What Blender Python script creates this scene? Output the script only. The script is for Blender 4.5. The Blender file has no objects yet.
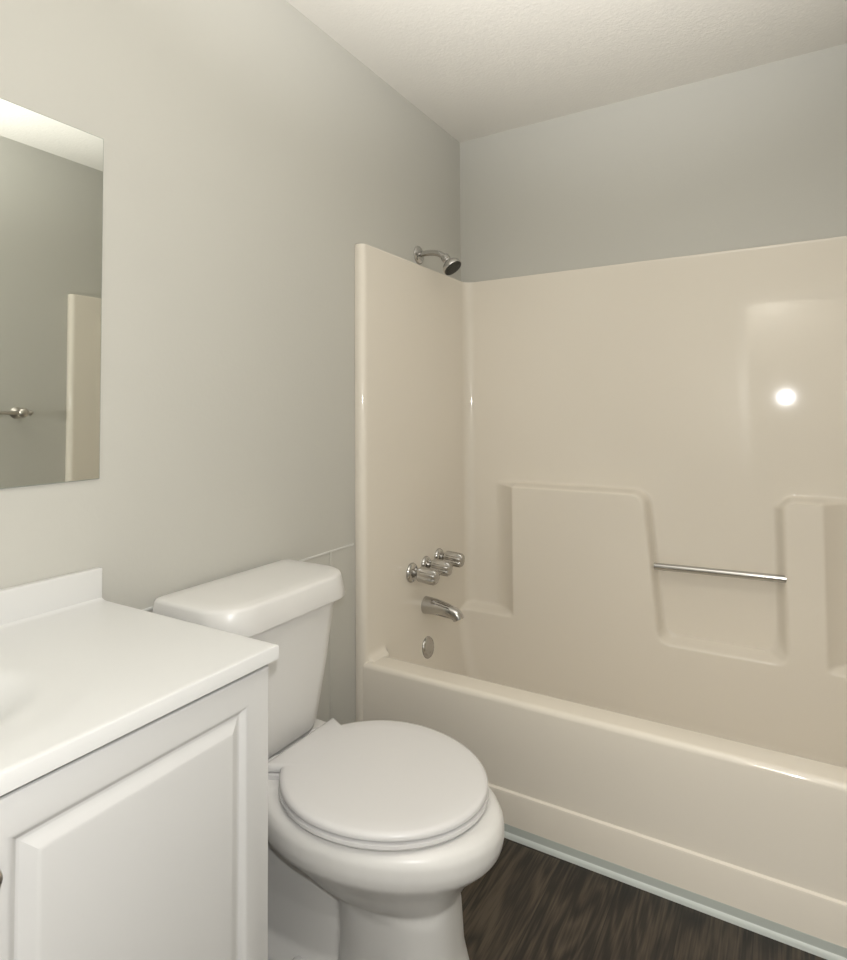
import bpy, bmesh, math, random
from mathutils import Vector, Matrix
import numpy as np

random.seed(4)
scene = bpy.context.scene
COL = scene.collection
PI = math.pi

# ------------------------------------------------------------------ camera
CAM = Vector((1.2514, -1.6516, 1.2121))
YAW, PITCH, ROLL, FPX, PPY = math.radians(30.6155), math.radians(2.0114), math.radians(-0.3562), 609.86, 389.21
fw = Vector((-math.sin(YAW) * math.cos(PITCH), math.cos(YAW) * math.cos(PITCH), math.sin(PITCH)))
rt = Vector((math.cos(YAW), math.sin(YAW), 0))
up = rt.cross(fw)
r2 = rt * math.cos(ROLL) + up * math.sin(ROLL)
u2 = -rt * math.sin(ROLL) + up * math.cos(ROLL)
cam_data = bpy.data.cameras.new('camera')
cam = bpy.data.objects.new('camera', cam_data)
COL.objects.link(cam)
cam.matrix_world = Matrix(((r2.x, u2.x, -fw.x, CAM.x), (r2.y, u2.y, -fw.y, CAM.y), (r2.z, u2.z, -fw.z, CAM.z), (0, 0, 0, 1)))
cam_data.sensor_width = 36
cam_data.lens = FPX * 36 / 960
cam_data.shift_y = -(480 - PPY) / 960
cam_data.clip_start = 0.02
scene.camera = cam

# ------------------------------------------------------------------ world, lights, exposure
world = bpy.data.worlds.new('world')
scene.world = world
world.use_nodes = True
world.node_tree.nodes['Background'].inputs[0].default_value = (0.9, 0.92, 1.0, 1)
world.node_tree.nodes['Background'].inputs[1].default_value = 0.3
scene.view_settings.view_transform = 'Standard'
scene.view_settings.look = 'None'
scene.view_settings.gamma = 1
scene.view_settings.exposure = 0.10


def light(name, kind, loc, energy, color, size=None, rot=None):
    d = bpy.data.lights.new(name, kind)
    d.energy = energy
    d.color = color
    if kind == 'AREA':
        d.shape = 'DISK'
        d.size = size
    elif size:
        d.shadow_soft_size = size
    o = bpy.data.objects.new(name, d)
    COL.objects.link(o)
    o.location = loc
    if rot:
        o.rotation_euler = rot
    return o


# the photographer's flash, just above the lens
light('camera_flash', 'POINT', (1.2560, -1.640, 1.290), 25, (1.0, 0.995, 0.99), 0.008)
# its head tilted to the ceiling for bounce
bf = light('bounce_flash', 'SPOT', (1.2560, -1.640, 1.330), 285, (1.0, 0.995, 0.99), 0.03, (math.radians(18), 0, math.radians(10)))
bf.rotation_euler = Vector((-0.18, 0.66, 1.0)).to_track_quat('-Z', 'Y').to_euler()
bf.data.spot_size = math.radians(84)
bf.data.spot_blend = 1.0
# hallway lamp beyond the open doorway
light('hall_lamp', 'AREA', (1.15, -3.02, 2.40), 25, (1.0, 0.96, 0.9), 0.35, (0, 0, 0))

# ------------------------------------------------------------------ sizes
W, YB, YF, H = 1.70, 0.802, -2.0, 2.4364
RIM, TOP = 0.380, 1.780


# ------------------------------------------------------------------ materials
def mat(name, color, rough=0.5, metal=0.0, coat=0.0, spec=0.5, bump=None, mottling=None):
    m = bpy.data.materials.new(name)
    m.use_nodes = True
    nt = m.node_tree
    b = nt.nodes['Principled BSDF']
    b.inputs['Base Color'].default_value = (*color, 1)
    b.inputs['Roughness'].default_value = rough
    b.inputs['Metallic'].default_value = metal
    b.inputs['Coat Weight'].default_value = coat
    b.inputs['Coat Roughness'].default_value = 0.05
    b.inputs['Specular IOR Level'].default_value = spec
    tc = nt.nodes.new('ShaderNodeTexCoord')
    if bump:
        scale, strength, dist, detail = bump
        n = nt.nodes.new('ShaderNodeTexNoise')
        n.inputs['Scale'].default_value = scale
        n.inputs['Detail'].default_value = detail
        nt.links.new(tc.outputs['Object'], n.inputs['Vector'])
        bp = nt.nodes.new('ShaderNodeBump')
        bp.inputs['Strength'].default_value = strength
        bp.inputs['Distance'].default_value = dist
        nt.links.new(n.outputs['Fac'], bp.inputs['Height'])
        nt.links.new(bp.outputs['Normal'], b.inputs['Normal'])
    if mottling:
        scale, amount = mottling
        n = nt.nodes.new('ShaderNodeTexNoise')
        n.inputs['Scale'].default_value = scale
        n.inputs['Detail'].default_value = 4
        nt.links.new(tc.outputs['Object'], n.inputs['Vector'])
        mx = nt.nodes.new('ShaderNodeMix')
        mx.data_type = 'RGBA'
        mx.inputs[6].default_value = (*[c * (1 - amount) for c in color], 1)
        mx.inputs[7].default_value = (*[min(1, c * (1 + amount)) for c in color], 1)
        nt.links.new(n.outputs['Fac'], mx.inputs[0])
        nt.links.new(mx.outputs[2], b.inputs['Base Color'])
    return m


M_WALL = mat('grey_wall_paint', (0.55, 0.54, 0.495), 0.55, bump=(90, 0.12, 0.002, 3), mottling=(3, 0.015))
M_CEIL = mat('textured_ceiling_paint', (0.735, 0.71, 0.655), 0.85, bump=(100, 0.45, 0.003, 4))
M_WHITE = mat('white_trim_paint', (0.74, 0.74, 0.71), 0.35)
M_SHOE = mat('pale_green_white_base_strip', (0.66, 0.70, 0.67), 0.4)
M_STRIP = mat('grey_green_base_face', (0.42, 0.45, 0.42), 0.45)
M_CAB = mat('white_cabinet_paint', (0.665, 0.66, 0.65), 0.4)
M_TOP = mat('white_cultured_marble', (0.70, 0.70, 0.69), 0.28, coat=0.1)
M_PORC = mat('white_porcelain', (0.735, 0.725, 0.705), 0.28, coat=0.0)
M_SEAT = mat('white_seat_plastic', (0.71, 0.70, 0.695), 0.25)
M_TUB = mat('almond_fiberglass_gelcoat', (0.80, 0.745, 0.655), 0.055, coat=0.0, bump=(2.2, 0.05, 0.02, 1))
M_CHROME = mat('polished_chrome', (0.54, 0.53, 0.515), 0.10, metal=1.0)
M_NICKEL = mat('brushed_nickel', (0.55, 0.52, 0.48), 0.28, metal=1.0)
M_DARK = mat('dark_rubber', (0.03, 0.03, 0.025), 0.5)
M_MIRROR = mat('silvered_glass', (0.80, 0.82, 0.78), 0.01, metal=1.0)
M_EDGE = mat('mirror_edge_glass', (0.30, 0.33, 0.30), 0.15)
M_CAULK = mat('yellowed_caulk', (0.42, 0.36, 0.28), 0.9, mottling=(30, 0.5))


def floor_material():
    m = bpy.data.materials.new('dark_wood_vinyl_planks')
    m.use_nodes = True
    nt = m.node_tree
    N, L = nt.nodes.new, nt.links.new
    b = nt.nodes['Principled BSDF']
    tc = N('ShaderNodeTexCoord')
    sep = N('ShaderNodeSeparateXYZ')
    L(tc.outputs['Object'], sep.inputs[0])

    def math_(op, a, bb=None, c=None):
        n = N('ShaderNodeMath')
        n.operation = op
        for i, v in enumerate((a, bb, c)):
            if v is None:
                continue
            if isinstance(v, (int, float)):
                n.inputs[i].default_value = v
            else:
                L(v, n.inputs[i])
        return n.outputs[0]
    px = math_('DIVIDE', math_('ADD', sep.outputs[0], 0.055), 0.152)
    row = math_('FLOOR', px)
    fx = math_('FRACT', px)
    wn = N('ShaderNodeTexWhiteNoise')
    wn.noise_dimensions = '1D'
    L(row, wn.inputs['W'])
    py = math_('ADD', math_('DIVIDE', sep.outputs[1], 1.22), math_('MULTIPLY', wn.outputs[0], 3.0))
    plank = math_('FLOOR', py)
    fy = math_('FRACT', py)
    wn2 = N('ShaderNodeTexWhiteNoise')
    wn2.noise_dimensions = '2D'
    cmb = N('ShaderNodeCombineXYZ')
    L(row, cmb.inputs[0])
    L(plank, cmb.inputs[1])
    L(cmb.outputs[0], wn2.inputs['Vector'])
    # stretched grain, shifted from plank to plank
    cg = N('ShaderNodeCombineXYZ')
    L(math_('ADD', math_('MULTIPLY', sep.outputs[0], 12.0), math_('MULTIPLY', wn2.outputs[0], 40.0)), cg.inputs[0])
    L(math_('MULTIPLY', sep.outputs[1], 1.5), cg.inputs[1])
    L(math_('MULTIPLY', wn2.outputs[0], 17.0), cg.inputs[2])
    big = N('ShaderNodeTexNoise')
    big.inputs['Scale'].default_value = 1.0
    big.inputs['Detail'].default_value = 2
    big.inputs['Distortion'].default_value = 0.4
    L(cg.outputs[0], big.inputs['Vector'])
    rings = math_('FRACT', math_('MULTIPLY', big.outputs['Fac'], 9.0))
    tri = math_('ABSOLUTE', math_('SUBTRACT', math_('MULTIPLY', rings, 2.0), 1.0))
    cf = N('ShaderNodeCombineXYZ')
    L(math_('MULTIPLY', sep.outputs[0], 210.0), cf.inputs[0])
    L(math_('MULTIPLY', sep.outputs[1], 9.0), cf.inputs[1])
    fine = N('ShaderNodeTexNoise')
    fine.inputs['Scale'].default_value = 1.0
    fine.inputs['Detail'].default_value = 6
    L(cf.outputs[0], fine.inputs['Vector'])
    v = math_('ADD', math_('MULTIPLY', tri, 0.38), math_('SUBTRACT', math_('MULTIPLY', fine.outputs['Fac'], 1.05), 0.15))
    v = math_('ADD', v, math_('MULTIPLY', math_('SUBTRACT', wn2.outputs[0], 0.5), 0.22))
    ramp = N('ShaderNodeValToRGB')
    e = ramp.color_ramp.elements
    e[0].position = 0.10
    e[0].color = (0.004, 0.003, 0.002, 1)
    e[1].position = 0.86
    e[1].color = (0.084, 0.064, 0.044, 1)
    mid = ramp.color_ramp.elements.new(0.46)
    mid.color = (0.020, 0.0145, 0.0105, 1)
    L(v, ramp.inputs[0])
    # seams between planks
    sx = math_('LESS_THAN', math_('MINIMUM', fx, math_('SUBTRACT', 1.0, fx)), 0.009)
    sy = math_('LESS_THAN', math_('MINIMUM', fy, math_('SUBTRACT', 1.0, fy)), 0.0012)
    seam = math_('MAXIMUM', sx, sy)
    mx = N('ShaderNodeMix')
    mx.data_type = 'RGBA'
    L(math_('MULTIPLY', seam, 0.8), mx.inputs[0])
    L(ramp.outputs[0], mx.inputs[6])
    mx.inputs[7].default_value = (0.006, 0.005, 0.004, 1)
    L(mx.outputs[2], b.inputs['Base Color'])
    b.inputs['Roughness'].default_value = 0.42
    bp = N('ShaderNodeBump')
    bp.inputs['Strength'].default_value = 0.25
    bp.inputs['Distance'].default_value = 0.001
    L(math_('SUBTRACT', fine.outputs['Fac'], seam), bp.inputs['Height'])
    L(bp.outputs['Normal'], b.inputs['Normal'])
    return m


M_FLOOR = floor_material()


# ------------------------------------------------------------------ mesh helpers
def link_mesh(name, bm, material, parent=None, smooth=True, angle=40):
    bmesh.ops.recalc_face_normals(bm, faces=bm.faces[:])
    me = bpy.data.meshes.new(name)
    if smooth:
        ang = math.radians(angle)
        for f in bm.faces:
            f.smooth = True
        for e in bm.edges:
            if len(e.link_faces) == 2 and e.calc_face_angle(0) > ang:
                e.smooth = False
    bm.to_mesh(me)
    bm.free()
    for m in (material if isinstance(material, (list, tuple)) else [material]):
        me.materials.append(m)
    o = bpy.data.objects.new(name, me)
    COL.objects.link(o)
    if parent:
        o.parent = parent
        o.matrix_parent_inverse = parent_world(parent).inverted()
    return o


def parent_world(p):
    m = p.matrix_basis.copy()
    if p.parent:
        m = parent_world(p.parent) @ p.matrix_parent_inverse @ m
    return m


def thing(name, label, category, loc, group=None):
    o = bpy.data.objects.new(name, None)
    o.empty_display_size = 0.05
    COL.objects.link(o)
    o.location = loc
    return tag(o, label, category, group)


def tag(o, label, category, group=None):
    o['label'] = label
    o['category'] = category
    if group:
        o['group'] = group
    return o


def structure(o):
    o['kind'] = 'structure'
    return o


def add_box(bm, lo, hi, bevel=0.0, seg=2, mi=0):
    r = bmesh.ops.create_cube(bm, size=1)
    vs = r['verts']
    for v in vs:
        v.co = Vector([lo[i] + (v.co[i] + 0.5) * (hi[i] - lo[i]) for i in range(3)])
    fs = set(f for v in vs for f in v.link_faces)
    for f in fs:
        f.material_index = mi
    if bevel:
        es = set(e for v in vs for e in v.link_edges)
        r = bmesh.ops.bevel(bm, geom=list(es), offset=bevel, segments=seg, profile=0.5, affect='EDGES')
        for f in r['faces']:
            f.material_index = mi
    return bm


def box(lo, hi, bevel=0.0, seg=2):
    return add_box(bmesh.new(), lo, hi, bevel, seg)


def add_loft(bm, rings, cap=True, closed=True):
    """rings: lists of the same number of points; skins them one to the next"""
    vr = [[bm.verts.new(p) for p in r] for r in rings]
    n = len(vr[0])
    for a, b in zip(vr, vr[1:]):
        for i in range(n if closed else n - 1):
            j = (i + 1) % n
            bm.faces.new((a[i], a[j], b[j], b[i]))
    if cap:
        bm.faces.new(vr[0][::-1])
        bm.faces.new(vr[-1])
    return bm


def add_lathe(bm, profile, origin, axis, n=32, flute=None, cap=True):
    """profile: (distance along axis, radius); flute = (count, depth, from index, to index)"""
    axis = Vector(axis).normalized()
    a = axis.orthogonal().normalized()
    b = axis.cross(a)
    o = Vector(origin)
    rings = []
    for k, (h, r) in enumerate(profile):
        ring = []
        for i in range(n):
            t = 2 * PI * i / n
            rr = r
            if flute and flute[2] <= k <= flute[3]:
                rr = r * (1 - flute[1] * (0.5 + 0.5 * math.cos(flute[0] * t)))
            ring.append(o + axis * h + (a * math.cos(t) + b * math.sin(t)) * rr)
        rings.append(ring)
    return add_loft(bm, rings, cap)


def add_tube(bm, pts, radii, n=20, squash=None):
    pts = [Vector(p) for p in pts]
    if not isinstance(radii, (list, tuple)):
        radii = [radii] * len(pts)
    rings = []
    ref = None
    for i, p in enumerate(pts):
        t = (pts[min(i + 1, len(pts) - 1)] - pts[max(i - 1, 0)]).normalized()
        if ref is None:
            ref = t.orthogonal().normalized()
        ref = (ref - t * ref.dot(t)).normalized()
        b = t.cross(ref)
        ring = []
        for k in range(n):
            q = 2 * PI * k / n
            off = (ref * math.cos(q) + b * math.sin(q)) * radii[i]
            ring.append(p + off)
        rings.append(ring)
    return add_loft(bm, rings, True)


def smooth_path(pts, n=8):
    P = [Vector(p) for p in pts]
    P = [P[0] * 2 - P[1]] + P + [P[-1] * 2 - P[-2]]
    out = []
    for i in range(1, len(P) - 2):
        for k in range(n):
            t = k / n
            a, b, c, d = P[i - 1], P[i], P[i + 1], P[i + 2]
            out.append(0.5 * ((2 * b) + (c - a) * t + (2 * a - 5 * b + 4 * c - d) * t * t + (3 * b - a - 3 * c + d) * t ** 3))
    out.append(P[-2])
    return out


def sstep(t):
    t = max(0.0, min(1.0, t))
    return t * t * (3 - 2 * t)


# ------------------------------------------------------------------ room shell
def slab(name, lo, hi, m, bevel=0.0):
    return structure(link_mesh(name, box(lo, hi, bevel), m, smooth=bool(bevel)))


HALL = -3.3
slab('floor', (-0.1, HALL - 0.1, -0.06), (W + 0.1, YB + 0.1, 0.0), M_FLOOR)
slab('ceiling', (-0.1, HALL - 0.1, H), (W + 0.1, YB + 0.1, H + 0.06), M_CEIL)
slab('wall_left', (-0.1, HALL, 0), (0, YB, H), M_WALL)
slab('wall_right', (W, HALL, 0), (W + 0.1, YB, H), M_WALL)
slab('wall_back', (-0.1, YB, 0), (W + 0.1, YB + 0.1, H), M_WALL)
slab('wall_hall', (-0.1, HALL - 0.1, 0), (W + 0.1, HALL, H), M_WALL)
DX0, DX1, DH = 1.0, 1.63, 2.03
bm = bmesh.new()
add_box(bm, (0, YF - 0.11, 0), (DX0, YF, H))
add_box(bm, (DX0, YF - 0.11, DH), (DX1, YF, H))
add_box(bm, (DX1, YF - 0.11, 0), (W, YF, H))
structure(link_mesh('wall_front', bm, M_WALL, smooth=False))
bm = bmesh.new()
add_box(bm, (DX0 - 0.057, YF, 0), (DX0, YF + 0.016, DH), 0.004)
add_box(bm, (DX1, YF, 0), (DX1 + 0.057, YF + 0.016, DH), 0.004)
add_box(bm, (DX0 - 0.057, YF, DH), (DX1 + 0.057, YF + 0.016, DH + 0.057), 0.004)
add_box(bm, (DX0, YF - 0.11, 0), (DX0 + 0.018, YF, DH))
add_box(bm, (DX1 - 0.018, YF - 0.11, 0), (DX1, YF, DH))
add_box(bm, (DX0 + 0.018, YF - 0.11, DH - 0.018), (DX1 - 0.018, YF, DH))
structure(link_mesh('door_1', bm, M_WHITE))
# white base strip along the foot of the tub: grey-green face above, rounded white shoe below
bm = bmesh.new()
prof = [(-0.0055, 0.0), (-0.0055, 0.034), (-0.007, 0.036), (-0.008, 0.034), (-0.008, 0.016), (-0.009, 0.0145), (-0.011, 0.011), (-0.0118, 0.006), (-0.012, 0.0)]
add_loft(bm, [[(x, y, z) for y, z in prof] for x in (0.002, W - 0.002)])
for f in bm.faces:
    c = f.calc_center_median()
    f.material_index = 1 if c.z > 0.018 and c.y < -0.0065 else 0
structure(link_mesh('trim_1', bm, [M_SHOE, M_STRIP], angle=50))
# thin seam strips of the wall panel behind the toilet
structure(link_mesh('trim_2', box((0.0, -0.888, 0.7645), (0.003, -0.004, 0.7705), 0.001), M_WHITE))
structure(link_mesh('trim_3', box((0.0, -0.128, 0.0), (0.0025, -0.116, 0.7655), 0.001), M_WALL))
bm = box((0.0, -0.888, 0.0), (0.011, -0.032, 0.085), 0.003)
structure(link_mesh('baseboard_left', bm, M_WHITE))
structure(link_mesh('baseboard_right', box((W - 0.011, YF, 0), (W, -0.032, 0.085), 0.003), M_WHITE))

# ------------------------------------------------------------------ one-piece tub and surround
tub = thing('bathtub', 'glossy almond fiberglass bathtub with moulded surround walls against the back wall', 'bathtub', (W / 2, 0.4, 0))
T = 0.040          # inset of the end panels
YW = YB - 0.027    # upper back plane
YL = 0.707         # face of the raised lower back
bm = bmesh.new()
prof = [(0.03, 0.0), (-0.0045, 0.0), (-0.005, 0.119), (-0.0035, 0.124), (0.003, 0.1275), (0.003, 0.3)]
r = 0.016
for k in range(7):
    a = PI - k / 6 * PI / 2
    prof.append((0.003 + r + r * math.cos(a), RIM - r + r * math.sin(a)))
r = 0.022
for k in range(7):
    a = PI / 2 - k / 6 * PI / 2
    prof.append((0.104 - r + r * math.cos(a), RIM - 0.001 - r + r * math.sin(a)))
prof += [(0.110, 0.30), (0.135, 0.10), (0.145, 0.07), (0.17, 0.048), (0.20, 0.042), (0.70, 0.042), (0.74, 0.045), (0.76, 0.0)]
xs = [0.034, 0.05] + [0.05 + (W - 0.1) * k / 40 for k in range(1, 40)] + [W - 0.05, W - 0.034]
add_loft(bm, [[(x, y, z) for y, z in prof] for x in xs])
link_mesh('tub', bm, M_TUB, tub, angle=35)


def sd_box(x, z, x0, x1, z0, z1, r, slope_r=0.0):
    x1 = x1 + slope_r * (z1 - z)
    cx, cz, hx, hz = (x0 + x1) / 2, (z0 + z1) / 2, (x1 - x0) / 2 - r, (z1 - z0) / 2 - r
    dx, dz = abs(x - cx) - hx, abs(z - cz) - hz
    return math.hypot(max(dx, 0), max(dz, 0)) + min(max(dx, dz), 0) - r


def smin(a, b, k):
    h = max(k - abs(a - b), 0) / k
    return min(a, b) - h * h * k * 0.25


def ease(d, w):
    return 1 - sstep(d / w + 0.02)


def flare(d, w):
    return (1 - max(0.0, min(1.0, d / w))) ** 1.7


def back_offset(x, z):
    """how far the moulded back stands in front of its upper plane"""
    low = z - 0.362
    if x < 0.5:            # raised panel beside the faucet: its left side flares out to the wall
        f = flare(0.276 - x, 0.105) * ease(z - 0.893, 0.020)
        f = 1 - (1 - f) * (1 - ease(low, 0.022))
    elif x > 1.30:         # narrow raised panel near the right end
        f = flare(x - 1.350, 0.095) * ease(z - 0.898, 0.020)
        f = 1 - (1 - f) * (1 - ease(low, 0.022))
    else:                  # the recess for the bar, between the two raised panels
        d1 = sd_box(x, z, 0.1, 0.790, 0.1, 0.893, 0.04, 0.085)
        d2 = sd_box(x, z, 1.247, 1.6, 0.1, 0.898, 0.025)
        d = smin(smin(d1, d2, 0.03), low, 0.045 if 0.7 < x else 0.022)
        k = sstep((x - 1.17) / 0.05) * sstep((z - 0.362) / 0.03) * (1 - sstep((z - 0.87) / 0.03))
        f = ease(d, 0.020 + 0.018 * k)
    o = (YW - YL) * f
    if z < 0.095:
        t = min(1.0, (0.095 - z) / 0.055)
        o += 0.055 * (1 - math.sqrt(max(0, 1 - t * t)))
    return o


def side_offset(y, z):
    o = 0.0
    if z < RIM:
        u = RIM - 0.01 - z
        o += (max(0, u) ** 2 / (max(0, u) + 0.10)) * 0.20 * sstep((y - 0.09) / 0.05)
        if z < 0.095:
            t = min(1.0, (0.095 - z) / 0.055)
            o += 0.055 * (1 - math.sqrt(max(0, 1 - t * t)))
    f = 0.028 * (1 - sstep((y - 0.115) / 0.02))
    if z < RIM + 0.03:
        t = max(0.0, min(1.0, (RIM + 0.03 - z) / 0.03))
        o += f * (1 - math.sqrt(max(0, 1 - t * t * 0.98)))
    return o


RC = 0.042
plan = []       # (x, y, nx, ny, kind)
plan += [(0.0008, 0.006, 0, -1, 'f'), (0.010, 0.003, 0, -1, 'f'), (0.019, 0.002, 0, -1, 'f')]
for k in range(1, 7):
    a = -PI / 2 + k / 6 * PI / 2
    plan.append((T - 0.020 + 0.020 * math.cos(a), 0.022 + 0.020 * math.sin(a), math.cos(a), math.sin(a), 'f'))
ys = [0.028 + (YW - RC - 0.028) * k / 90 for k in range(0, 91)]
plan += [(T, y, 1, 0, 's') for y in ys]
for k in range(1, 9):
    a = PI + (-PI / 2) * k / 8
    plan.append((T + RC + RC * math.cos(a), YW - RC + RC * math.sin(a), -math.cos(a), -math.sin(a), 'c'))
xa, xb = T + RC, W - T - RC
NB = 300
plan += [(xa + (xb - xa) * k / NB, YW, 0, -1, 'b') for k in range(1, NB)]
left = [q for q in plan if q[4] in 'fsc']
plan += [(W - x, y, -nx, ny, k) for x, y, nx, ny, k in reversed(left)]
zs = sorted(set([round(0.040 + 0.0095 * k, 4) for k in range(14)] + [round(0.175 + 0.0125 * k, 4) for k in range(14)] +
                [round(0.345 + 0.0045 * k, 4) for k in range(14)] + [round(0.41 + 0.022 * k, 4) for k in range(21)] +
                [round(0.862 + 0.004 * k, 4) for k in range(16)] + [round(0.94 + 0.07 * k, 4) for k in range(12)] + [TOP - 0.012, TOP - 0.005]))
rows = []
bm = bmesh.new()


def surround_point(q, z, back=0.0):
    x, y, nx, ny, kind = q
    s = 1 if x < W / 2 else -1          # mirror the right end onto the left
    xm = x if s > 0 else W - x
    o = 0.0
    bo = back_offset(xa if s > 0 else xb, z)
    so = side_offset(0.4, z)
    if kind == 's':
        y = 0.02 + (y - 0.02) * (YW - RC - bo - 0.02) / (YW - RC - 0.02)
        o = side_offset(y, z)
    elif kind == 'c':
        xm, y = xm + so, y - bo
    elif kind == 'b':
        xm += so * (1 - (xm - xa) / (W / 2 - xa))
        o = back_offset(xm if s > 0 else W - xm, z)
    x = xm if s > 0 else W - xm
    o -= back
    return (x + nx * o, y + ny * o, z)


for z in zs:
    zz = z
    rows.append([bm.verts.new(surround_point(q, zz if q[4] != 'f' else (0.0 if z == zs[0] else z))) for q in plan])
rows.append([bm.verts.new(surround_point(q, TOP - 0.0008, 0.0004)) for q in plan])
rows.append([bm.verts.new(surround_point(q, TOP, 0.0012)) for q in plan])
rows.append([bm.verts.new((min(max(q[0] - q[2] * 0.06, 0.0005), W - 0.0005), min(q[1] - q[3] * 0.06, YB - 0.0005) if q[4] != 'f' else q[1] + 0.004, TOP)) for q in plan])
for a, b in zip(rows, rows[1:]):
    for i in range(len(plan) - 1):
        bm.faces.new((a[i], a[i + 1], b[i + 1], b[i]))
link_mesh('surround', bm, M_TUB, tub, angle=60)
# caulk bead where the surround meets the painted walls
bm = bmesh.new()
pth = [(0.004, 0.01, TOP + 0.001), (0.004, YB - 0.03, TOP + 0.001), (0.012, YB - 0.012, TOP + 0.001), (0.03, YB - 0.004, TOP + 0.001)]
pth += [(x, YB - 0.004, TOP + 0.001) for x in (0.4, 0.8, 1.2, W - 0.03)] + [(W - 0.004, YB - 0.03, TOP + 0.001), (W - 0.004, 0.01, TOP + 0.001)]
add_tube(bm, pth, 0.0034, 8)
link_mesh('caulk_bead', bm, M_CAULK, tub)
# chrome bar across the recess in the back
bm = bmesh.new()
add_tube(bm, [(0.826, 0.722, 0.637), (1.250, 0.722, 0.645)], 0.0125, 20)
o = link_mesh('grab_bar', bm, M_CHROME, tub)
o['label'] = 'chrome bar across the recess'
# overflow plate under the spout
bm = bmesh.new()
add_lathe(bm, [(-0.004, 0.040), (0.006, 0.0405), (0.011, 0.037), (0.014, 0.027), (0.0148, 0.008)], (0.042, 0.405, 0.300), (1, 0, 0.12), 36)
add_lathe(bm, [(0, 0.0045), (0.0025, 0.004)], (0.0562, 0.405, 0.284), (1, 0, 0.12), 12)
o = link_mesh('overflow_plate', bm, M_CHROME, tub)
o['label'] = 'round chrome overflow plate'

# ------------------------------------------------------------------ bath faucet: three fluted handles and a spout
fau = thing('bath_faucet', 'chrome three-handle bath faucet with spout on the left surround wall', 'faucet', (T, 0.40, 0.54))
for i, (y, z) in enumerate(((0.297, 0.610), (0.400, 0.618), (0.503, 0.628))):
    bm = bmesh.new()
    d = Vector((1, 0.10, -0.10)).normalized()
    base = Vector((T + 0.018, y, z))
    add_lathe(bm, [(-0.010, 0.011), (0.006, 0.011), (0.010, 0.017), (0.014, 0.025), (0.020, 0.0275), (0.068, 0.0285), (0.082, 0.0275), (0.089, 0.022), (0.091, 0.010)],
              base, d, 64, flute=(8, 0.20, 3, 6))
    hd = link_mesh('handle', bm, M_CHROME, fau, angle=60)
    bm = bmesh.new()
    R = 0.036 if i == 0 else 0.031
    add_lathe(bm, [(-0.001, R), (0.004, R * 1.02), (0.010, R * 0.92), (0.015, R * 0.70), (0.018, R * 0.45)], (T, y, z), (1, 0, 0), 40)
    link_mesh('escutcheon', bm, M_CHROME, hd)
bm = bmesh.new()
sp = smooth_path([(T, 0.40, 0.463), (T + 0.04, 0.40, 0.4625), (T + 0.08, 0.40, 0.458), (T + 0.115, 0.40, 0.452), (T + 0.136, 0.40, 0.445), (T + 0.144, 0.40, 0.430)], 5)
rad = []
for k in range(len(sp)):
    t = k / (len(sp) - 1)
    rad.append(0.033 - 0.0115 * min(1, t / 0.85))
rad[0] = 0.033
add_tube(bm, sp, rad, 28)
o = link_mesh('spout', bm, M_CHROME, fau, angle=50)
bm = bmesh.new()
add_lathe(bm, [(-0.002, 0.033), (0.004, 0.032), (0.006, 0.029)], (T, 0.40, 0.463), (1, 0, 0), 32)
link_mesh('spout_collar', bm, M_CAULK, o)

# ------------------------------------------------------------------ shower head
sh = thing('shower_head', 'chrome shower head on a bent arm, high on the left wall above the surround', 'shower head', (0, 0.43, 1.836))
bm = bmesh.new()
add_lathe(bm, [(0.0, 0.037), (0.003, 0.037), (0.007, 0.033), (0.011, 0.024), (0.013, 0.015)], (0, 0.43, 1.836), (1, 0, 0), 36)
link_mesh('wall_flange', bm, M_CHROME, sh)
bm = bmesh.new()
arm = smooth_path([(0.002, 0.43, 1.836), (0.03, 0.43, 1.839), (0.060, 0.43, 1.837), (0.094, 0.43, 1.829), (0.122, 0.43, 1.809)], 6)
add_tube(bm, arm, 0.0115, 18)
link_mesh('shower_arm', bm, M_CHROME, sh)
bm = bmesh.new()
hd_o, hd_a = Vector((0.120, 0.43, 1.812)), Vector((0.60, 0.0, -0.80)).normalized()
add_lathe(bm, [(-0.004, 0.0155), (0.0, 0.0175), (0.014, 0.0175), (0.017, 0.0145), (0.022, 0.014), (0.028, 0.022), (0.036, 0.032), (0.046, 0.0385), (0.058, 0.040), (0.060, 0.039), (0.060, 0.035)],
          hd_o, hd_a, 40)
sprayer = link_mesh('sprayer', bm, M_CHROME, sh, angle=35)
bm = bmesh.new()
add_lathe(bm, [(0.0595, 0.037), (0.0625, 0.0365), (0.064, 0.030), (0.0645, 0.012)], hd_o, hd_a, 40)
fa = hd_a.orthogonal().normalized()
fb = hd_a.cross(fa)
for ring, cnt in ((0.010, 6), (0.019, 12), (0.027, 16)):
    for k in range(cnt):
        t = 2 * PI * k / cnt
        add_lathe(bm, [(0.0635, 0.0016), (0.0665, 0.0011)], hd_o + (fa * math.cos(t) + fb * math.sin(t)) * ring, hd_a, 6)
o = link_mesh('spray_face', bm, M_DARK, sprayer)
o['label'] = 'dark spray face'

# ------------------------------------------------------------------ toilet
YC = -0.54
toi = thing('toilet', 'white two-piece toilet with closed lid between the vanity and the tub', 'toilet', (0.40, YC, 0))


def egg(xb, xf, b, z, n=56, xc=None, p=2.0, flat=None, yc=YC):
    if xc is None:
        xc = xb + (xf - xb) * 0.45
    out = []
    for i in range(n):
        t = 2 * PI * i / n
        c, s = math.cos(t), math.sin(t)
        c2 = math.copysign(abs(c) ** (2 / p), c)
        s2 = math.copysign(abs(s) ** (2 / p), s)
        x = xc + (xf - xc if c > 0 else xc - xb) * c2
        if flat is not None and x < flat:
            x = flat
        out.append(Vector((x, yc + b * s2, z)))
    return out


bm = bmesh.new()
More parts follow.
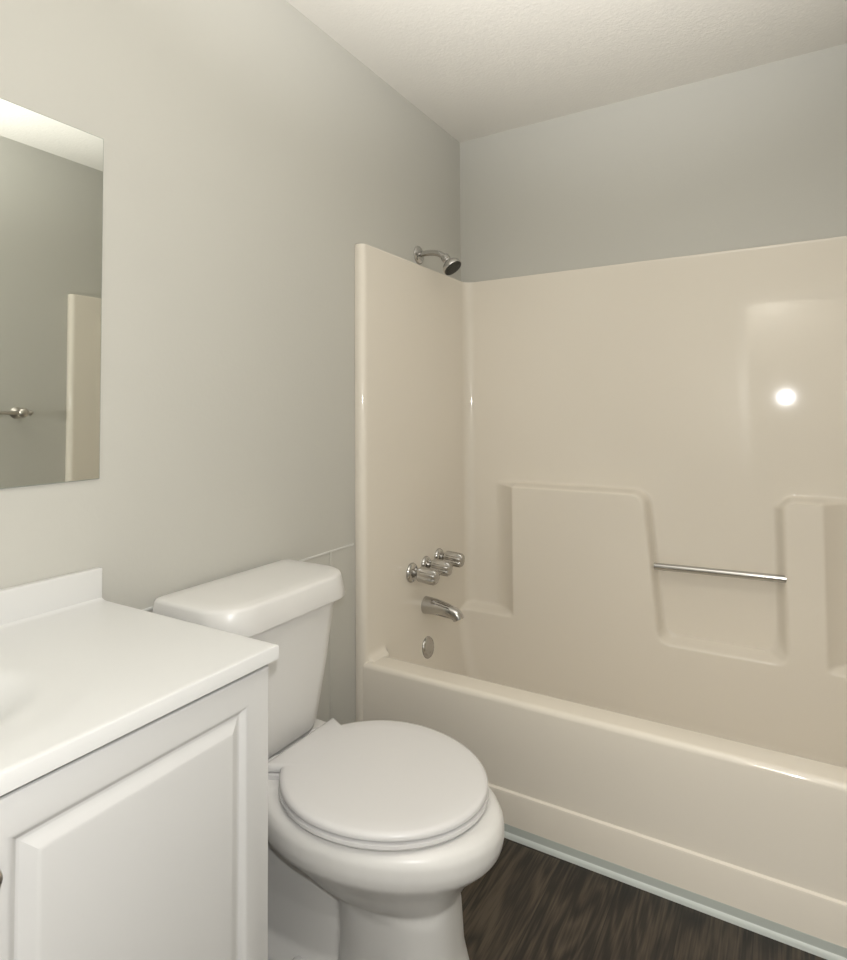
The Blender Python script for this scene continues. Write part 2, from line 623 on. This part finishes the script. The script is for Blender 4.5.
# bowl and front pedestal
add_loft(bm, [egg(0.20, 0.735, 0.183, 0.402), egg(0.185, 0.748, 0.197, 0.396), egg(0.18, 0.756, 0.205, 0.382), egg(0.18, 0.757, 0.206, 0.358),
              egg(0.185, 0.751, 0.202, 0.338), egg(0.20, 0.737, 0.192, 0.324), egg(0.225, 0.718, 0.178, 0.308), egg(0.25, 0.700, 0.162, 0.290),
              egg(0.28, 0.682, 0.145, 0.266), egg(0.31, 0.668, 0.126, 0.242), egg(0.36, 0.660, 0.104, 0.228), egg(0.395, 0.660, 0.096, 0.205, p=2.5), egg(0.40, 0.666, 0.096, 0.120, p=2.5),
              egg(0.395, 0.682, 0.101, 0.060, p=2.5), egg(0.39, 0.695, 0.107, 0.020, p=2.5), egg(0.39, 0.700, 0.109, 0.0, p=2.5)][::-1])
bm_d = bmesh.new()
# trapway body behind the pedestal
add_loft(bm_d, [egg(0.07, 0.46, 0.118, 0.0, p=3.5), egg(0.07, 0.46, 0.112, 0.03, p=3.5), egg(0.085, 0.46, 0.086, 0.06, p=3), egg(0.09, 0.46, 0.078, 0.14, p=3),
                egg(0.09, 0.48, 0.080, 0.22, p=3), egg(0.07, 0.48, 0.095, 0.30, p=3), egg(0.045, 0.48, 0.135, 0.352, p=3.5)])
# deck under the tank
add_loft(bm_d, [egg(0.035, 0.30, 0.135, 0.345, p=5), egg(0.03, 0.315, 0.152, 0.362, p=5), egg(0.03, 0.32, 0.156, 0.392, p=5), egg(0.04, 0.31, 0.15, 0.404, p=5), egg(0.05, 0.30, 0.145, 0.406, p=5)])
me_t = bpy.data.meshes.new('t')
bm_d.to_mesh(me_t)
bm_d.free()
bm.from_mesh(me_t)
bowl = link_mesh('bowl', bm, M_PORC, toi)
rm = bowl.modifiers.new('blend', 'REMESH')
rm.mode = 'VOXEL'
rm.voxel_size = 0.005
rm.use_smooth_shade = True
sm = bowl.modifiers.new('soften', 'SMOOTH')
sm.factor = 0.5
sm.iterations = 5
bpy.context.view_layer.update()
dg = bpy.context.evaluated_depsgraph_get()
me_new = bpy.data.meshes.new_from_object(bowl.evaluated_get(dg))
bowl.modifiers.clear()
old = bowl.data
bowl.data = me_new
me_new.name = 'bowl'
bpy.data.meshes.remove(old)
for p_ in bowl.data.polygons:
    p_.use_smooth = True

for s in (-1, 1):
    bm = bmesh.new()
    add_lathe(bm, [(-0.012, 0.019), (0.008, 0.019), (0.020, 0.015), (0.026, 0.007)], (0.335, YC + s * 0.098, 0.024), (0, 0, 1), 24)
    link_mesh('bolt_cap', bm, M_SEAT, toi)


def seat_ring(z, grow, yc=-0.536):
    xc, xf, xb, b = 0.470, 0.713 + grow, 0.256 - grow, 0.200 + grow
    tx, ty = 0.246 - grow, 0.122 + grow        # square tab at the hinges
    out = []
    edge = math.atan2(ty, tx - xc)
    angs = [2 * PI * i / 120 for i in range(120)] + [edge - 0.012, edge, 2 * PI - edge, 2 * PI - edge + 0.012]
    for t in sorted(angs):
        c, q = math.cos(t), math.sin(t)
        a = (xf - xc) if c > 0 else (xc - xb)
        rr = 1 / math.sqrt((c / a) ** 2 + (q / b) ** 2)
        if c < 0 and abs(q / c) * (xc - tx) <= ty + 1e-9:
            rr = max(rr, (xc - tx) / -c)
        out.append(Vector((xc + rr * c, yc + rr * q, z)))
    return out


def inner(z, k):
    return [Vector((0.47 + (p.x - 0.47) * k, -0.536 + (p.y + 0.536) * k, z)) for p in seat_ring(z, -0.009)]


bm = bmesh.new()
add_loft(bm, [seat_ring(0.4045, -0.010), seat_ring(0.4055, 0.0), seat_ring(0.411, 0.004), seat_ring(0.4165, 0.003), seat_ring(0.4195, -0.004), inner(0.420, 0.92)])
o = link_mesh('seat', bm, M_SEAT, toi)
bm = bmesh.new()
add_loft(bm, [inner(0.4215, 0.93), seat_ring(0.4218, -0.002), seat_ring(0.425, 0.003), seat_ring(0.431, 0.003), seat_ring(0.4355, -0.001), seat_ring(0.4375, -0.009),
              inner(0.4380, 0.86), inner(0.4381, 0.62), inner(0.4382, 0.3)])
lid = link_mesh('lid', bm, M_SEAT, toi, angle=50)
for s in (-1, 1):
    bm = bmesh.new()
    add_loft(bm, [egg(0.222, 0.262, 0.020, z, n=28, p=4, yc=YC + s * 0.072) for z in (0.404, 0.418)] + [egg(0.226, 0.258, 0.016, 0.424, n=28, p=4, yc=YC + s * 0.072)])
    link_mesh('hinge', bm, M_SEAT, toi)


YT = YC - 0.020


def tank_ring(xb, xf, b, z, rf, rb=0.02, yc=YT):
    """rounded rectangle in plan: large front corners, small back corners"""
    out = []
    corners = ((xf - rf, b - rf, rf, 0), (xb + rb, b - rb, rb, 1), (xb + rb, -b + rb, rb, 2), (xf - rf, -b + rf, rf, 3))
    for cx, cy, rr, q in corners:
        for k in range(10):
            a = q * PI / 2 + k / 9 * PI / 2
            out.append(Vector((cx + rr * math.cos(a), yc + cy + rr * math.sin(a), z)))
    return out


bm = bmesh.new()
add_loft(bm, [tank_ring(0.07, 0.195, 0.130, 0.409, 0.05), tank_ring(0.05, 0.212, 0.150, 0.416, 0.06), tank_ring(0.045, 0.218, 0.156, 0.430, 0.065), tank_ring(0.035, 0.236, 0.178, 0.58, 0.07),
              tank_ring(0.03, 0.250, 0.198, 0.741, 0.075)])
tank = link_mesh('tank', bm, M_PORC, toi)
bm = bmesh.new()
add_loft(bm, [tank_ring(0.024, 0.262, 0.214, 0.736, 0.085), tank_ring(0.018, 0.271, 0.222, 0.7365, 0.09), tank_ring(0.016, 0.272, 0.2225, 0.740, 0.09), tank_ring(0.018, 0.264, 0.216, 0.787, 0.09),
              tank_ring(0.020, 0.261, 0.2135, 0.7925, 0.088), tank_ring(0.025, 0.255, 0.208, 0.7955, 0.085), tank_ring(0.05, 0.225, 0.18, 0.797, 0.07), tank_ring(0.08, 0.19, 0.14, 0.798, 0.05)])
link_mesh('tank_lid', bm, M_PORC, toi, angle=55)
bm = bmesh.new()
add_lathe(bm, [(0, 0.016), (0.006, 0.016), (0.012, 0.011)], (0.240, YC - 0.17, 0.690), (1, 0, 0), 20)
add_tube(bm, smooth_path([(0.252, YC - 0.17, 0.690), (0.258, YC - 0.14, 0.688), (0.258, YC - 0.10, 0.684)], 5), [0.007] * 10 + [0.009], 12)
link_mesh('flush_lever', bm, M_CHROME, toi)

# ------------------------------------------------------------------ vanity cabinet and its top
van = thing('vanity_cabinet', 'white vanity cabinet with raised-panel doors under the sink top', 'cabinet', (0.25, -1.34, 0))
VY0, VY1, VX = -1.790, -0.895, 0.484
bm = bmesh.new()
add_box(bm, (0.012, VY0, 0.10), (VX, VY0 + 0.018, 0.7995), 0.001)
add_box(bm, (0.012, VY1 - 0.018, 0.10), (VX, VY1, 0.7995), 0.001)
add_box(bm, (VX - 0.018, VY0 + 0.018, 0.10), (VX, VY1 - 0.018, 0.7995))
add_box(bm, (0.012, VY0 + 0.018, 0.10), (VX - 0.018, VY1 - 0.018, 0.118))
add_box(bm, (0.012, VY0 + 0.001, 0.0), (VX - 0.07, VY1 - 0.001, 0.10))
link_mesh('body', bm, M_CAB, van, smooth=False)


def door(y0, y1, knob_y):
    z0, z1, x = 0.108, 0.7895, VX + 0.001
    bm = bmesh.new()
    # (inset from the edge, height in front of the cabinet face)
    prof = [(0.0, 0.0), (0.0, 0.013), (0.0015, 0.0168), (0.005, 0.018), (0.044, 0.018), (0.0475, 0.0174), (0.0510, 0.0150), (0.0545, 0.0110), (0.0575, 0.0090), (0.0600, 0.0088), (0.0620, 0.0095),
            (0.0690, 0.0135), (0.0760, 0.0168), (0.0790, 0.0178), (0.083, 0.018)]
    rings = []
    for i, h in prof:
        rings.append([(x + h, y0 + i, z0 + i), (x + h, y1 - i, z0 + i), (x + h, y1 - i, z1 - i), (x + h, y0 + i, z1 - i)])
    add_loft(bm, rings)
    d = link_mesh('door', bm, M_CAB, van, angle=25)
    bm = bmesh.new()
    add_lathe(bm, [(0, 0.010), (0.003, 0.0095), (0.006, 0.006), (0.012, 0.006), (0.017, 0.013), (0.022, 0.0155), (0.027, 0.014), (0.030, 0.008)], (x + 0.0175, knob_y, 0.722), (1, 0, 0), 28)
    k = link_mesh('knob', bm, M_NICKEL, d)
    k['label'] = 'round dark metal knob'


door(-1.338, VY1 - 0.001, -1.324)
door(-1.786, -1.342, -1.364)

top = thing('sink_countertop', 'white cultured marble vanity top with oval sink basin and backsplash', 'countertop', (0.25, -1.34, 0.80))
CX, CY0, CY1, CZ = 0.516, -1.815, -0.888, 0.824
bm = bmesh.new()


def top_z(x, y):
    e = math.hypot((x - 0.268) / 0.150, (y + 1.348) / 0.205)
    z = CZ
    e2 = math.hypot((x - 0.268) / 0.195, (y + 1.348) / 0.290)
    z -= 0.0030 * (1 - sstep((e2 - 0.80) / 0.26))
    z += 0.010 * max(0.0, 1 - math.sqrt(max(0, (x - 0.017) / 0.022))) ** 2 if x < 0.039 else 0.0
    if e < 1.06:
        t = max(0.0, 1.06 - e)
        z -= 0.12 * (1 - (1 - min(1, t / 1.06)) ** 1.8) * sstep(t / 0.75)
    return z


nx_, ny_ = 72, 130
grid = []
for j in range(ny_ + 1):
    y = CY0 + 0.003 + (CY1 - CY0 - 0.006) * j / ny_
    grid.append([bm.verts.new((0.0 + (CX - 0.003) * i / nx_, y, top_z((CX - 0.003) * i / nx_, y))) for i in range(nx_ + 1)])
for j in range(ny_):
    for i in range(nx_):
        bm.faces.new((grid[j][i], grid[j][i + 1], grid[j + 1][i + 1], grid[j + 1][i]))
# rounded edge and sides
loop = grid[0] + [grid[j][-1] for j in range(1, ny_ + 1)] + grid[-1][-2::-1] + [grid[j][0] for j in range(ny_ - 1, 0, -1)]


def skirt(loop, dz, out):
    new = []
    for v in loop:
        x, y, z = v.co
        x2 = min(max(x, 0.0), CX)
        if x > CX - 0.02 and out:
            x2 = x + out if abs(x - (CX - 0.003)) < 0.0029 else x
        y2 = y
        if y < CY0 + 0.0031:
            y2 = y - out
        elif y > CY1 - 0.0031:
            y2 = y + out
        new.append(bm.verts.new((x2, y2, z + dz)))
    for i in range(len(loop)):
        j = (i + 1) % len(loop)
        bm.faces.new((loop[i], new[i], new[j], loop[j]))
    return new


l1 = skirt(loop, -0.0009, 0.0021)
l2 = skirt(l1, -0.0021, 0.0009)
l3 = skirt(l2, -0.0205, 0.0)
link_mesh('countertop', bm, M_TOP, top, angle=40)
bm = box((0.0005, CY0, CZ - 0.002), (0.020, CY1 + 0.0, 0.889), 0.003, 3)
link_mesh('backsplash', bm, M_TOP, top)

# ------------------------------------------------------------------ mirror
MYAW = 0.35
MY0, MY1, MZ0, MZ1 = -1.66, -0.888, 1.0725, 1.8004
mir = thing('wall_mirror', 'frameless rectangular mirror on the left wall above the vanity', 'mirror', (0.0, (MY0 + MY1) / 2, (MZ0 + MZ1) / 2))
bm = bmesh.new()
rings = [[(x, MY0 + i, MZ0 + i), (x, MY1 - i, MZ0 + i), (x, MY1 - i, MZ1 - i), (x, MY0 + i, MZ1 - i)] for x, i in ((0.0005, 0), (0.0035, 0), (0.0042, 0.0012))]
add_loft(bm, rings)
for f in bm.faces:
    c = f.calc_center_median()
    f.material_index = 0 if c.x > 0.0041 else 1
gl = link_mesh('glass_sheet', bm, [M_MIRROR, M_EDGE], mir, smooth=False)
mir.location.x = 0.0028
mir.rotation_euler = (math.radians(0.0), 0, math.radians(MYAW))

# ------------------------------------------------------------------ towel bar on the right wall (seen in the mirror)
tb = thing('towel_bar', 'brushed nickel towel bar on the right wall, seen in the mirror', 'towel bar', (W, -0.516, 1.214))
bx = W - 0.060
for y in (-0.215, -0.818):
    bm = bmesh.new()
    add_lathe(bm, [(0, 0.026), (0.004, 0.026), (0.010, 0.020), (0.016, 0.012), (0.040, 0.010), (0.046, 0.0155), (0.056, 0.0215), (0.064, 0.0215), (0.072, 0.016), (0.076, 0.006)],
              (W, y, 1.214), (-1, 0, 0), 28)
    s = 1 if y > -0.5 else -1
    add_lathe(bm, [(0.008, 0.011), (0.022, 0.0085), (0.028, 0.0115), (0.034, 0.0115), (0.040, 0.006)], (bx, y, 1.214), (0, s, 0), 20)
    link_mesh('post', bm, M_NICKEL, tb)
bm = bmesh.new()
add_tube(bm, [(bx, -0.808, 1.214), (bx, -0.225, 1.214)], 0.008, 18)
link_mesh('bar', bm, M_NICKEL, tb)
